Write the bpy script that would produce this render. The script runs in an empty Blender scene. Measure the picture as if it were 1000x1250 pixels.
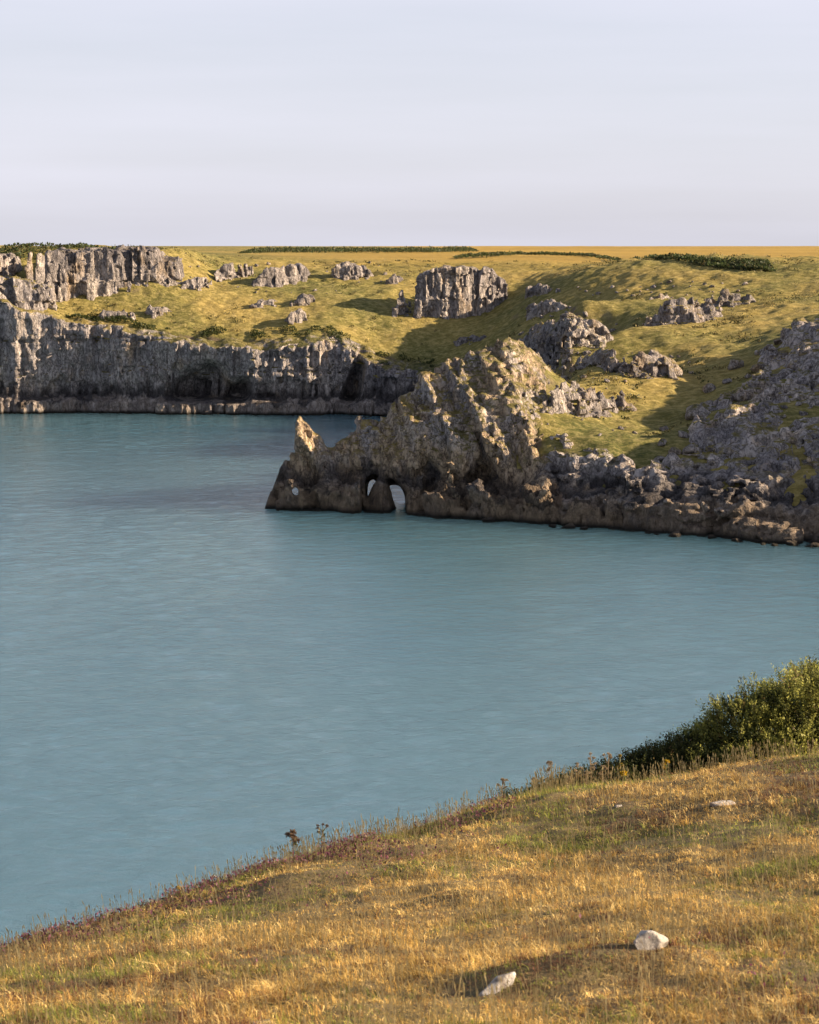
import bpy, math, random
import numpy as np
from mathutils import Vector

# ------------------------------------------------------------------ camera, sky, sun, exposure
S = bpy.context.scene
F_PX, EYE, HZ = 2430.0, 36.0, 300.0          # focal length in photo pixels, eye height above the sea, horizon row
PITCH = math.atan((625 - HZ) / F_PX)
cam_d = bpy.data.cameras.new("camera"); cam = bpy.data.objects.new("camera", cam_d)
S.collection.objects.link(cam); S.camera = cam
cam.location = (0, 0, EYE); cam.rotation_euler = (math.pi / 2 - PITCH, 0, 0)
cam_d.sensor_fit = 'VERTICAL'; cam_d.sensor_height = 36; cam_d.sensor_width = 28.8
cam_d.lens = F_PX / 1250 * 36
cam_d.clip_start = 0.1; cam_d.clip_end = 12000
cam_d.dof.use_dof = True; cam_d.dof.focus_distance = 140; cam_d.dof.aperture_fstop = 9

SUN_EL, SUN_AZ = math.radians(20), math.radians(-2.5)       # azimuth measured from +X towards +Y (beyond the picture)
sun_dir = Vector((math.cos(SUN_EL) * math.cos(SUN_AZ), math.cos(SUN_EL) * math.sin(SUN_AZ), math.sin(SUN_EL)))
W = bpy.data.worlds.new("World"); S.world = W; W.use_nodes = True
nt = W.node_tree; nt.nodes.clear()
def wn(t, **k):
    n = nt.nodes.new(t)
    for a, b in k.items(): setattr(n, a, b)
    return n
sky = wn('ShaderNodeTexSky', sky_type='NISHITA', sun_disc=False)
sky.sun_elevation = SUN_EL; sky.sun_rotation = math.pi / 2 - SUN_AZ
sky.altitude = 30; sky.air_density = 1.0; sky.dust_density = 1.5; sky.ozone_density = 2.0
tc = wn('ShaderNodeTexCoord'); mp = wn('ShaderNodeMapping'); mp.inputs['Scale'].default_value = (1.2, 1.2, 14)
nz = wn('ShaderNodeTexNoise'); nz.inputs['Scale'].default_value = 1.6; nz.inputs['Detail'].default_value = 6
cr = wn('ShaderNodeValToRGB'); cr.color_ramp.elements[0].position = .3; cr.color_ramp.elements[1].position = .75
cr.color_ramp.elements[0].color = (.62, .62, .62, 1); cr.color_ramp.elements[1].color = (.83, .83, .83, 1)
mx = wn('ShaderNodeMix', data_type='RGBA'); mx.inputs[7].default_value = (7.1, 7.05, 8.1, 1)   # thin high veil of cloud
bg = wn('ShaderNodeBackground'); bg.inputs[1].default_value = 0.0465
wo = wn('ShaderNodeOutputWorld'); L = nt.links.new
L(tc.outputs['Generated'], mp.inputs[0]); L(mp.outputs[0], nz.inputs['Vector']); L(nz.outputs['Fac'], cr.inputs[0])
sx = wn('ShaderNodeSeparateXYZ'); er = wn('ShaderNodeValToRGB'); e2 = er.color_ramp.elements      # the veil thins towards the zenith
e2[0].position = .13; e2[0].color = (1, 1, 1, 1); e2[1].position = .50; e2[1].color = (.30, .30, .30, 1)
vm = wn('ShaderNodeMath', operation='MULTIPLY'); L(tc.outputs['Generated'], sx.inputs[0]); L(sx.outputs[2], er.inputs[0]); L(er.outputs[0], vm.inputs[0]); L(cr.outputs[0], vm.inputs[1]); L(vm.outputs[0], mx.inputs[0])
L(sky.outputs[0], mx.inputs[6]); L(mx.outputs[2], bg.inputs[0]); L(bg.outputs[0], wo.inputs[0])

sl = bpy.data.lights.new("sun", 'SUN'); sl.energy = 5.0; sl.angle = math.radians(.53); sl.color = (1, .80, .56)
so = bpy.data.objects.new("sun", sl); S.collection.objects.link(so)
so.rotation_euler = sun_dir.to_track_quat('Z', 'Y').to_euler()
S.view_settings.view_transform = 'Standard'; S.view_settings.look = 'None'
S.view_settings.exposure = 1.46; S.view_settings.gamma = 1

# ------------------------------------------------------------------ pixel helpers
ct, st = math.cos(PITCH), math.sin(PITCH)
def pix(u, v, Y):
    """world point seen at photo pixel (u, v) at distance Y"""
    a, b = (np.asarray(u, float) - 500) / F_PX, (625 - np.asarray(v, float)) / F_PX
    ry, rz = ct + b * st, -st + b * ct
    s = Y / ry
    return np.stack(np.broadcast_arrays(a * s, Y + 0 * s, EYE + rz * s), -1)
def proj(x, y, z):
    dz = z - EYE
    d = y * ct - dz * st; up = y * st + dz * ct
    return 500 + F_PX * x / d, 625 - F_PX * up / d

# ------------------------------------------------------------------ noise
def hsh(i, j, k, seed):
    h = (i.astype(np.int64) * 374761393 + j.astype(np.int64) * 668265263 + k.astype(np.int64) * 2147483647 + seed * 974634777)
    h = (h ^ (h >> 13)) * 1274126177; h = h & 0x7fffffff; h = (h ^ (h >> 15)) * 2246822519 & 0x7fffffff; h ^= h >> 12
    return (h & 0xffff).astype(np.float32) / 65535.0
def vn(x, y, z=0.0, seed=0):
    x, y, z = np.broadcast_arrays(np.asarray(x, float), y, z)
    i, j, k = np.floor(x), np.floor(y), np.floor(z); f, g, h = x - i, y - j, z - k
    f, g, h = [q * q * (3 - 2 * q) for q in (f, g, h)]
    i, j, k = i.astype(int), j.astype(int), k.astype(int); r = 0
    for a in (0, 1):
        for b in (0, 1):
            for c in (0, 1):
                r = r + hsh(i + a, j + b, k + c, seed) * (f if a else 1 - f) * (g if b else 1 - g) * (h if c else 1 - h)
    return r * 2 - 1
def fbm(x, y, z=0.0, seed=0, o=4, L=1.0):
    r, a, s = 0, 1.0, 1 / L
    for k in range(o): r = r + a * vn(np.asarray(x) * s + 17.3 * k, np.asarray(y) * s - 9.1 * k, np.asarray(z) * s, seed + k); a *= .5; s *= 2.03
    return r

# ------------------------------------------------------------------ land height from control points
class TPS:
    def __init__(s, P, lam=0.002, sc=100.):
        P = np.array(P, float); s.c = P[:, :2] / sc; s.sc = sc; n = len(P)
        A = np.zeros((n + 3, n + 3)); A[:n, :n] = s.k(s.c, s.c) + lam * np.eye(n)
        A[:n, n] = 1; A[:n, n + 1:] = s.c; A[n:, :n] = A[:n, n:].T
        s.w = np.linalg.solve(A, np.r_[P[:, 2], 0, 0, 0])
    def k(s, a, b):
        r2 = ((a[:, None] - b[None]) ** 2).sum(-1) + 1e-12
        return .5 * r2 * np.log(r2)
    def __call__(s, x, y):
        x, y = np.broadcast_arrays(np.asarray(x, float), y); q = np.stack([x.ravel(), y.ravel()], -1) / s.sc
        o = np.empty(len(q))
        for a in range(0, len(q), 40000):
            b = q[a:a + 40000]; o[a:a + 40000] = s.k(b, s.c) @ s.w[:-3] + s.w[-3] + b @ s.w[-2:]
        return o.reshape(x.shape)

# (u, v, distance) read off the photograph for the far shore ...
CP = [(-150,345,441),(0,350,441),(30,350,441),(60,377,440),(90,387,438),(150,394,436),(180,407,434),(250,412,434),(300,414,433),
 (350,410,433),(400,408,433),(425,425,430),(440,438,428),(480,444,427),(530,449,426),
 (-150,306,470),(0,309,462),(100,308,462),(200,310,466),(60,362,447),(120,365,449),(180,362,451),(215,355,454),(150,385,441),(230,390,442),
 (240,345,462),(300,350,462),(300,380,446),(350,380,448),(400,380,446),(300,328,485),(380,350,465),(400,330,485),(440,370,452),(460,395,444),(460,420,434),
 (480,350,470),(500,390,446),(500,415,437),(560,392,447),(600,385,450),(560,420,436),(640,370,440),(640,400,415),(620,345,470),
 (560,325,500),(480,325,495),(200,305,520),(-100,303.5,560),(60,303.5,560),
 (300,315,545),(500,312,580),(700,316,560),(300,306,700),(500,305,760),(700,304,820),(900,318,560),(1000,327,480),(1000,314,640),(850,308,760),(0,303,760),
 (1150,315,560),(700,335,440),(760,340,425),(820,343,415),(900,350,400),(1000,352,390),(700,365,390),
 # hump, gully and slopes behind the headland
 (640,408,352),(690,388,352),(740,392,350),(690,425,335),(620,415,350),(760,402,345),(800,410,340),(840,392,362),(780,385,372),(860,372,385),(900,388,362),(850,420,335),
 (900,420,335),(930,400,345),(960,382,362),(880,450,312),(850,470,302),(800,450,315),(760,448,316),(700,445,312),(800,490,292),(820,520,278),
 # right flank of the headland
 (645,424,286),(665,450,290),(660,480,279),(650,530,268),(700,540,266),(700,505,278),(740,562,260),(760,520,277),(760,482,293),(720,462,300),(700,475,291),
 (620,560,264),(640,590,262),(700,580,258),
 # rocky hillside on the right
 (1000,400,312),(1000,450,288),(1000,500,271),(1000,555,257),(950,450,293),(950,500,272),(950,550,259),(900,540,263),(850,565,259),(900,580,255),(1000,585,251),
 (800,580,257),(760,590,256),(1100,500,268),(1100,430,290),(1050,380,322)]
pts = [tuple(pix(*c)) for c in CP]
pts += [(75,258,24.5),(82,285,29.5),(84,310,30),(87,340,28),(88,375,28),(95,262,27),(120,300,34),(130,350,34),(110,420,33),(150,260,26),(120,240,12),(90,243,8),
        (-160,460,34.5),(-160,500,34.8),(-250,520,34.8),(-200,441,28),(300,500,35),(300,800,35),(-300,800,35),(0,1200,35.0),(300,1200,35.2),(-300,1200,34.9),
        (0,1800,34.8),(500,1800,34.8),(-500,1800,34.8),(150,500,33.5),
        (30,395,16),(35,375,16),(33,350,14),(26,330,10),(20,310,10),(20,420,16),(8,430,13)]
Hbase = TPS(pts)
CREST = np.array([pix(*c) for c in [(318,640,274),(330,600,274),(343,570,274),(353,555,274),(359,545,274),(361,518,274),(366,513,274),(373,521,274),(384,533,274),(397,539,274.5),(410,542,274.5),(424,530,275),(437,513,275),(455,511,275),
    (472,504,275.5),(490,477,276),(505,462,276.5),(520,449,277),(540,443,278),(560,436,278.5),(580,432,279),(600,420,280),(622,415,281),(640,420,283),(655,430,286),(672,440,289),(690,470,292),(705,520,294),(720,600,296)]])

# coast (z = 0) as seen, from far left round the bay and out along the near shore
COAST = [(-600,470),(-140,437),(-88,431),(-60,429),(-33,427.5),(-22,426.5),(-17,429),(-13,427),(-8,424.5),(5,421),(15,413),(23,397),(27,375),(25,355),(20,335),(13,318),(9,300),(8,285),(10,272),(12,264),
         (24,253.8),(30,250.5),(35,247.5),(42,243.5),(49,240.3),(58,236),(75,228),(120,215),(600,200),(600,3000),(-600,3000)]
CO = np.array(COAST, float)
def sdist(x, y, P=CO):
    """signed distance inside the closed polygon P (positive inside)"""
    x, y = np.broadcast_arrays(np.asarray(x, float), y); d = np.full(x.shape, 1e9); ins = np.zeros(x.shape, bool)
    for a, b in zip(P, np.roll(P, -1, 0)):
        e = b - a; t = np.clip(((x - a[0]) * e[0] + (y - a[1]) * e[1]) / (e @ e + 1e-9), 0, 1)
        d = np.minimum(d, (x - a[0] - t * e[0]) ** 2 + (y - a[1] - t * e[1]) ** 2)
        c = ((a[1] > y) != (b[1] > y)); xx = a[0] + (y - a[1]) * e[0] / (e[1] if abs(e[1]) > 1e-9 else 1e-9)
        ins ^= c & (x < xx)
    d = np.sqrt(d); return np.where(ins, d, -d)
def sm(e0, e1, x):
    t = np.clip((x - e0) / (e1 - e0), 0, 1); return t * t * (3 - 2 * t)

# ------------------------------------------------------------------ scene-graph helpers
def tag(o, label=None, cat=None, group=None, kind=None):
    if label: o['label'] = label
    if cat: o['category'] = cat
    if group: o['group'] = group
    if kind: o['kind'] = kind
    return o
def link(name, me, mat=None, parent=None):
    o = bpy.data.objects.new(name, me); S.collection.objects.link(o)
    if mat and not me.materials: me.materials.append(mat)
    if parent: o.parent = parent
    return o
def empty(name, loc, rz=0):
    o = bpy.data.objects.new(name, None); S.collection.objects.link(o); o.location = loc; o.rotation_euler.z = rz; return o
def mesh_np(name, V, faces, smooth=False, col=None):
    """faces: list of int arrays, each (n, k)"""
    me = bpy.data.meshes.new(name); V = np.ascontiguousarray(V, np.float32)
    me.vertices.add(len(V)); me.vertices.foreach_set('co', V.ravel())
    idx = np.concatenate([f.ravel() for f in faces]).astype(np.int32)
    tot = np.concatenate([np.full(len(f), f.shape[1], np.int32) for f in faces])
    me.loops.add(len(idx)); me.loops.foreach_set('vertex_index', idx)
    me.polygons.add(len(tot)); me.polygons.foreach_set('loop_start', np.r_[0, np.cumsum(tot)[:-1]].astype(np.int32))
    try: me.polygons.foreach_set('loop_total', tot)
    except Exception: pass
    me.polygons.foreach_set('use_smooth', np.full(len(tot), smooth))
    if col is not None:
        a = me.color_attributes.new('tint', 'FLOAT_COLOR', 'POINT')
        a.data.foreach_set('color', np.c_[col, np.ones(len(col))].astype(np.float32).ravel())
    me.update(calc_edges=True); return me
def grid_faces(n, m):
    i = np.arange(n * m).reshape(n, m)
    return np.stack([i[:-1, :-1], i[1:, :-1], i[1:, 1:], i[:-1, 1:]], -1).reshape(-1, 4)

# ------------------------------------------------------------------ materials
def mat(name):
    m = bpy.data.materials.new(name); m.use_nodes = True; n = m.node_tree; b = n.nodes['Principled BSDF']
    return m, n, b
class NB:
    def __init__(s, nt): s.nt = nt; s.geo = nt.nodes.new('ShaderNodeNewGeometry')
    def pos(s, sc=(1, 1, 1)):
        m = s.nt.nodes.new('ShaderNodeVectorMath'); m.operation = 'MULTIPLY'; m.inputs[1].default_value = sc
        s.nt.links.new(s.geo.outputs['Position'], m.inputs[0]); return m.outputs[0]
    def noise(s, scale, det=4, sc=(1, 1, 1), rough=.6, dist=0):
        n = s.nt.nodes.new('ShaderNodeTexNoise'); n.inputs['Scale'].default_value = scale; n.inputs['Detail'].default_value = det
        n.inputs['Roughness'].default_value = rough; n.inputs['Distortion'].default_value = dist
        s.nt.links.new(s.pos(sc), n.inputs['Vector']); return n.outputs['Fac']
    def voro(s, scale, sc=(1, 1, 1), feat='DISTANCE_TO_EDGE', out='Distance'):
        n = s.nt.nodes.new('ShaderNodeTexVoronoi'); n.feature = feat; n.inputs['Scale'].default_value = scale
        s.nt.links.new(s.pos(sc), n.inputs['Vector']); return n.outputs[out]
    def ramp(s, x, stops):
        r = s.nt.nodes.new('ShaderNodeValToRGB'); e = r.color_ramp.elements
        while len(e) < len(stops): e.new(.5)
        for q, (p, c) in zip(e, stops): q.position = p; q.color = (*c, 1) if isinstance(c, tuple) else (c, c, c, 1)
        s.nt.links.new(x, r.inputs[0]); return r.outputs[0]
    def mix(s, f, a, b, mode='MIX'):
        m = s.nt.nodes.new('ShaderNodeMix'); m.data_type = 'RGBA'; m.blend_type = mode
        for k, v in ((0, f), (6, a), (7, b)):
            if isinstance(v, bpy.types.NodeSocket): s.nt.links.new(v, m.inputs[k])
            elif isinstance(v, tuple): m.inputs[k].default_value = (*v, 1)
            else: m.inputs[k].default_value = v
        return m.outputs[2]
    def math(s, op, a, b=0.0, c=0.0, clamp=False):
        m = s.nt.nodes.new('ShaderNodeMath'); m.operation = op; m.use_clamp = clamp
        for k, v in enumerate((a, b, c)):
            if isinstance(v, bpy.types.NodeSocket): s.nt.links.new(v, m.inputs[k])
            else: m.inputs[k].default_value = v
        return m.outputs[0]
    def sep(s, sock):
        m = s.nt.nodes.new('ShaderNodeSeparateXYZ'); s.nt.links.new(sock, m.inputs[0]); return m.outputs
    def bump(s, h, strength, dist, prev=None):
        b = s.nt.nodes.new('ShaderNodeBump'); b.inputs['Strength'].default_value = strength; b.inputs['Distance'].default_value = dist
        s.nt.links.new(h, b.inputs['Height'])
        if prev: s.nt.links.new(prev, b.inputs['Normal'])
        return b.outputs[0]

def grass_colour(n, k=1.12):
    base = n.ramp(n.noise(.035, 5), [(.36, (.090*k, .105*k, .030*k)), (.50, (.250*k, .205*k, .058*k)), (.64, (.440*k, .310*k, .095*k))])
    det = n.ramp(n.noise(.7, 9, (1, 1.6, 1), .76), [(.37, (.022, .026, .012)), (.48, (.130*k, .112*k, .036*k)), (.62, (.40*k, .31*k, .135*k))])
    return n.mix(.56, base, det)
def field_colour(n):
    """dry orange grass of the plateau"""
    a = n.ramp(n.noise(.02, 6, (.5, 1.6, 1)), [(.35, (.30, .20, .05)), (.6, (.46, .30, .075))])
    d = n.ramp(n.noise(.3, 6, (.5, 1.5, 1), .7), [(.35, (.16, .12, .035)), (.65, (.42, .28, .08))])
    return n.mix(.4, a, d)

def make_grass_mat():
    m, t, b = mat('turf'); n = NB(t)
    P = n.sep(n.geo.outputs['Position'])
    g = grass_colour(n)
    f = n.math('ADD', P[1], n.math('MULTIPLY', n.noise(.03, 4), 110))
    f = n.math('SUBTRACT', f, n.math('MULTIPLY', P[0], -.45))
    f = n.math('MULTIPLY_ADD', f, 1 / 110, -(522) / 110, True)
    f = n.math('MULTIPLY', f, n.math('MULTIPLY_ADD', P[0], 1 / 60, 1.0, True))
    c = n.mix(f, g, field_colour(n))
    # bare stony scars on steep bits
    nz = n.sep(n.geo.outputs['Normal'])[2]
    sc = n.math('MULTIPLY', n.ramp(nz, [(.62, 1.0), (.80, 0.0)]), n.ramp(n.noise(.4, 5), [(.42, 0.0), (.55, 1.0)]))
    c = n.mix(sc, c, (.17, .13, .085))
    t.links.new(c, b.inputs['Base Color']); b.inputs['Roughness'].default_value = .95; b.inputs['Specular IOR Level'].default_value = .1
    bb = n.bump(n.noise(.45, 8, (1, 1.5, 1), .7), .9, 1.0)
    t.links.new(bb, b.inputs['Normal']); return m
TURF = make_grass_mat()

def make_rock(name, grass=0.5, tide=1.0, light=1.0, streak=.5, ledge=3.0, warm=.5, tanned=1.0, gn=(.55, .80)):
    m, t, b = mat(name); n = NB(t)
    P = n.sep(n.geo.outputs['Position']); N = n.sep(n.geo.outputs['Normal'])
    k = light
    base = n.ramp(n.noise(.12, 6, (1, 1, .6)), [(.30, (.150*k, .134*k, .137*k)), (.48, (.262*k, .230*k, .220*k)), (.70, (.42*k, .36*k, .315*k))])
    st_ = n.ramp(n.noise(1.1, 7, (1, 1, .16), .72), [(.30, .42), (.5, .85), (.72, 1.45)])
    c = n.mix(streak, base, n.mix(1.0, base, st_, 'MULTIPLY'))
    # ochre lichen and iron staining
    c = n.mix(n.ramp(n.noise(.22, 6, (1, 1, .5)), [(.62 - .2 * warm, 0.0), (.78 - .2 * warm, .7)]), c, (.30*k, .205*k, .110*k))
    # fine speckle
    c = n.mix(.55, c, n.mix(1.0, c, n.ramp(n.noise(2.6, 6, (1, 1, .7), .75), [(.33, .35), (.5, .9), (.68, 1.5)]), 'MULTIPLY'))
    # joints
    ck = n.math('MINIMUM', n.math('ABSOLUTE', n.math('SUBTRACT', n.noise(.5, 5, (1, 1, .4), .6), .5)), n.math('ABSOLUTE', n.math('SUBTRACT', n.noise(1.1, 5, (1, 1, .5), .6), .52)))
    c = n.mix(n.ramp(ck, [(.0, .8), (.022, 0.0)]), c, (.040, .034, .033))
    # thin grass on flatter ledges
    gm = n.math('MULTIPLY', n.ramp(N[2], [(gn[0], 0.0), (gn[1], 1.0)]), n.ramp(n.noise(.25, 5), [(.62 - .35 * grass, 0.0), (.72 - .35 * grass, 1.0)]))
    gm = n.math('MULTIPLY', gm, n.ramp(n.math('MULTIPLY', P[2], .05), [(.30, 0.0), (.42, 1.0)]))
    gm = n.math('MULTIPLY', gm, min(1.0, grass * 2))
    c = n.mix(gm, c, grass_colour(n, 1.06))
    if tide:
        z = n.math('ADD', P[2], n.math('MULTIPLY', n.math('SUBTRACT', n.noise(.22, 6, (1, 1, .5)), .5), 9.0))
        z = n.math('MULTIPLY', z, .1)
        blk = n.ramp(z, [(ledge / 10 - .04, 0.0), (ledge / 10 + .03, 1.0), (ledge / 10 + .14, .9), (ledge / 10 + .36, 0.0)])
        c = n.mix(n.math('MULTIPLY', blk, .90 * tide), c, (.022, .019, .021))
        tan = n.ramp(z, [(ledge / 10 - .05, 1.0), (ledge / 10 + .02, 0.0)])
        tc_ = n.ramp(n.noise(.7, 6, (1, 1, .5), .7), [(.3, (.06, .045, .035)), (.5, (.21, .150, .095)), (.7, (.31, .225, .145))])
        c = n.mix(n.math('MULTIPLY', tan, .85 * tanned), c, tc_)
        wet = n.ramp(n.math('MULTIPLY', P[2], .5), [(.12, 1.0), (.45, 0.0)])
        c = n.mix(wet, c, (.028, .024, .018))
    t.links.new(c, b.inputs['Base Color']); b.inputs['Roughness'].default_value = .88; b.inputs['Specular IOR Level'].default_value = .2
    h = n.math('ADD', n.math('MULTIPLY', n.noise(.9, 9, (1, 1, .45), .68), 1.0), n.math('MULTIPLY', n.ramp(ck, [(.0, 0.0), (.05, 1.0)]), .25))
    h = n.math('ADD', h, n.math('MULTIPLY', n.noise(4, 5, (1, 1, .8), .7), .25))
    t.links.new(n.bump(h, 1.0, 1.1), b.inputs['Normal']); return m
ROCK_FAR = make_rock('far_limestone', grass=.75, tide=.9, light=1.75, streak=.8, ledge=2.9, warm=.2, tanned=.45)
ROCK_NEAR = make_rock('arch_limestone', grass=.75, tide=.9, light=1.9, streak=.45, ledge=3.3, warm=1.2, gn=(.42, .72))
ROCK_SHORE = make_rock('shore_limestone', grass=.5, tide=1, light=2.0, streak=.4, ledge=4.0, warm=.3)
ROCK_CRAG = make_rock('crag_limestone', grass=.25, tide=0, light=1.45, streak=.8, warm=.3)
ROCK_OUT = make_rock('outcrop_limestone', grass=.5, tide=0, light=1.5, streak=.4, warm=.6)

def make_water():
    m, t, b = mat('sea_water'); n = NB(t)
    c = n.ramp(n.noise(.012, 4, (1, .5, 1)), [(.35, (.066, .150, .205)), (.7, (.094, .182, .222))])
    t.links.new(c, b.inputs['Base Color']); b.inputs['Roughness'].default_value = .08; b.inputs['IOR'].default_value = 1.62
    b.subsurface_method = 'BURLEY'; b.inputs['Subsurface Weight'].default_value = 1; b.inputs['Subsurface Radius'].default_value = (1, 1, 1); b.inputs['Subsurface Scale'].default_value = 60
    h = n.math('ADD', n.noise(2.2, 5, (.8, 1.25, 1), .72, .3), n.math('MULTIPLY', n.noise(.9, 2, (.8, 1.25, 1)), 1.2))
    t.links.new(n.bump(h, 1.0, 0.08), b.inputs['Normal']); return m
WATER = make_water()

# ------------------------------------------------------------------ sea
def wave(x, y):
    """wind ripples running shorewards, in metres"""
    xr, yr = x * .96 + y * .28, y * .96 - x * .28
    g = .75 + .45 * fbm(x, y, 0, 402, 2, 45)
    return g * (.060 * vn(xr / 2.6, yr / 1.7, 0, 403) + .046 * vn(xr / 1.35, yr / .85, 0, 404) + .020 * vn(xr / .8, yr / .5, 0, 405)) + .05 * vn(xr / 9, yr / 6, 0, 406)
Vs, Fs, off = [np.array([(-4000, -300, -.25), (4000, -300, -.25), (4000, 5000, -.25), (-4000, 5000, -.25)], float)], [np.array([[0, 1, 2, 3]])], 4
for y0, y1, xw, q in ((70, 150, 48, .24), (149.9, 250, 76, .34), (249.8, 445, 130, .55)):
    xs_, ys_ = np.arange(-xw, xw + q, q), np.arange(y0, y1 + q, q); X, Y = np.meshgrid(xs_, ys_, indexing='ij'); Z = wave(X, Y)
    Vs.append(np.stack([X, Y, Z], -1).reshape(-1, 3)); Fs.append(grid_faces(len(xs_), len(ys_)) + off); off += X.size
tag(link('sea', mesh_np('sea', np.concatenate(Vs), Fs, True), WATER), kind='structure')

# ------------------------------------------------------------------ land sheet (turf), tucked inside the rock bodies at the coast
def H(x, y):
    """turf surface"""
    h = Hbase(x, y); h = np.where(h > 34.2, 34.2 + 1.1 * np.tanh((h - 34.2) / 1.1), h)
    far = sm(480, 600, y)
    h = h + (1 - far) * (.55 * fbm(x, y, 0, 5, 3, 17) + .30 * fbm(x, y, 0, 11, 3, 5.5))
    t = fbm(x, y, 0, 21, 3, 2.4)
    terr = np.sin(h * 4.2 + 2 * fbm(x, y, 0, 31, 2, 9)) * .10            # terracettes left by sheep
    return h + (1 - .8 * far) * (.20 * t + .13 * fbm(x, y, 0, 23, 2, 1.3) + terr * sm(-.2, .6, fbm(x, y, 0, 41, 2, 30)))
def turf_drop(x, y):
    d = sdist(x, y) + 1.2 * fbm(x, y, 0, 51, 2, 6)
    return d
# cached grid for look-ups
GX = np.arange(-150, 150.1, .6); GY = np.arange(232, 520.1, .6)
GXX, GYY = np.meshgrid(GX, GY, indexing='ij')
GH = H(GXX, GYY)
GD = turf_drop(GXX, GYY)
# height of the rhino-shaped headland's right flank is carried by Hbase; near the coast the sheet dives under the rock
E0 = np.where((GYY > 400) & (GXX < 25), 4.4, 4.6)
cut = sm(E0, E0 + 2.0, GD)
GT = GH - 2.2 * (1 - cut)
def hl(x, y):
    """bilinear look-up of the turf height"""
    x, y = np.broadcast_arrays(np.asarray(x, float), y)
    fx = np.clip((x - GX[0]) / .6, 0, len(GX) - 1.001); fy = np.clip((y - GY[0]) / .6, 0, len(GY) - 1.001)
    i, j = fx.astype(int), fy.astype(int); a, b = fx - i, fy - j
    r = (GH[i, j] * (1 - a) + GH[i + 1, j] * a) * (1 - b) + (GH[i, j + 1] * (1 - a) + GH[i + 1, j + 1] * a) * b
    out = y > 519
    if np.any(out): r = np.where(out, H(x, y), r)
    return r
YS = np.concatenate([np.arange(236, 515, .35), np.arange(515, 1600, 3)])
def hit(u, v):
    """first land point seen at photo pixel (u, v)"""
    p = pix(u, v, YS); h = hl(p[:, 0], p[:, 1]); k = np.nonzero((p[:, 2] < h) & (sdist(p[:, 0], p[:, 1]) > .5))[0]
    q = p[k[0]] if len(k) else p[-1]
    return np.array([q[0], q[1], float(hl(q[0], q[1]))])

keep = GD > E0 - .8
V = np.stack([GXX, GYY, GT], -1).reshape(-1, 3)
f = grid_faces(len(GX), len(GY)); kf = keep.ravel()[f].any(1)
f = f[kf]; used, inv = np.unique(f, return_inverse=True)
tag(link('hillside', mesh_np('hillside', V[used], [inv.reshape(-1, 4)], True), TURF), kind='structure')
# plateau beyond, and wide flanks
ys = np.concatenate([np.arange(519, 700, 3), np.arange(700, 1000, 8), np.arange(1000, 3000, 60)])
xs = np.concatenate([np.arange(-1500, -200, 50), np.arange(-200, 300, 4), np.arange(300, 1500, 50)])
X, Y = np.meshgrid(xs, ys, indexing='ij'); Z = H(X, Y)
Z = np.clip(Z, 20, 35.6) + .45 * fbm(X, Y, 0, 61, 4, 70) - .1
Z = np.where((Y < 521), Z - .15, Z)
tag(link('plateau', mesh_np('plateau', np.stack([X, Y, Z], -1).reshape(-1, 3), [grid_faces(len(xs), len(ys))], True), TURF), kind='structure')

# ------------------------------------------------------------------ volume rocks: noise on regular grids and surface nets
def wmat(n, h, Lx, off):
    c = np.arange(n) * h / Lx + off; i = np.floor(c).astype(int); t = c - i; m = i.max() + 4
    Wm = np.zeros((n, m), np.float32); r = np.arange(n)
    for k, w in enumerate(((1 - t) ** 3 / 6, (3 * t ** 3 - 6 * t ** 2 + 4) / 6, (-3 * t ** 3 + 3 * t ** 2 + 3 * t + 1) / 6, t ** 3 / 6)): Wm[r, i + k] += w
    return Wm
def latt(shape, h, Ls, seed):
    r = np.random.RandomState(seed); Ls = Ls if hasattr(Ls, '__len__') else (Ls,) * 3
    Ws = [wmat(n, h, l, r.rand()) for n, l in zip(shape, Ls)]
    A = r.uniform(-1, 1, [w.shape[1] for w in Ws]).astype(np.float32)
    for w in Ws: A = np.tensordot(A, w, axes=([0], [1]))
    return A * 2.2
def crev(n1, n2, n3, a=.9):
    return a * (.9 * np.exp(-(n1 / .10) ** 2) + .5 * np.exp(-(n2 / .13) ** 2) + .25 * np.exp(-(n3 / .16) ** 2))
def beds(Z, w, n1, n2, a):
    q = ((Z + .5 * n1 + .2 * n2) / w) % 1
    return a * (q - .5) - a * 1.2 * np.exp(-(np.minimum(q, 1 - q) / .07) ** 2)
def blocks(X, Y, Z, n1, n2, w, hz, seed):
    """constant value per joint-bounded block, edges warped by noise"""
    lay = np.floor((Z + n2) / hz).astype(np.int32)
    i = np.floor((X + n1) / w + lay * .37).astype(np.int32); j = np.floor((Y + n2) / w + lay * .61).astype(np.int32)
    return hsh(i, j, lay, seed) * 2 - 1
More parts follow.
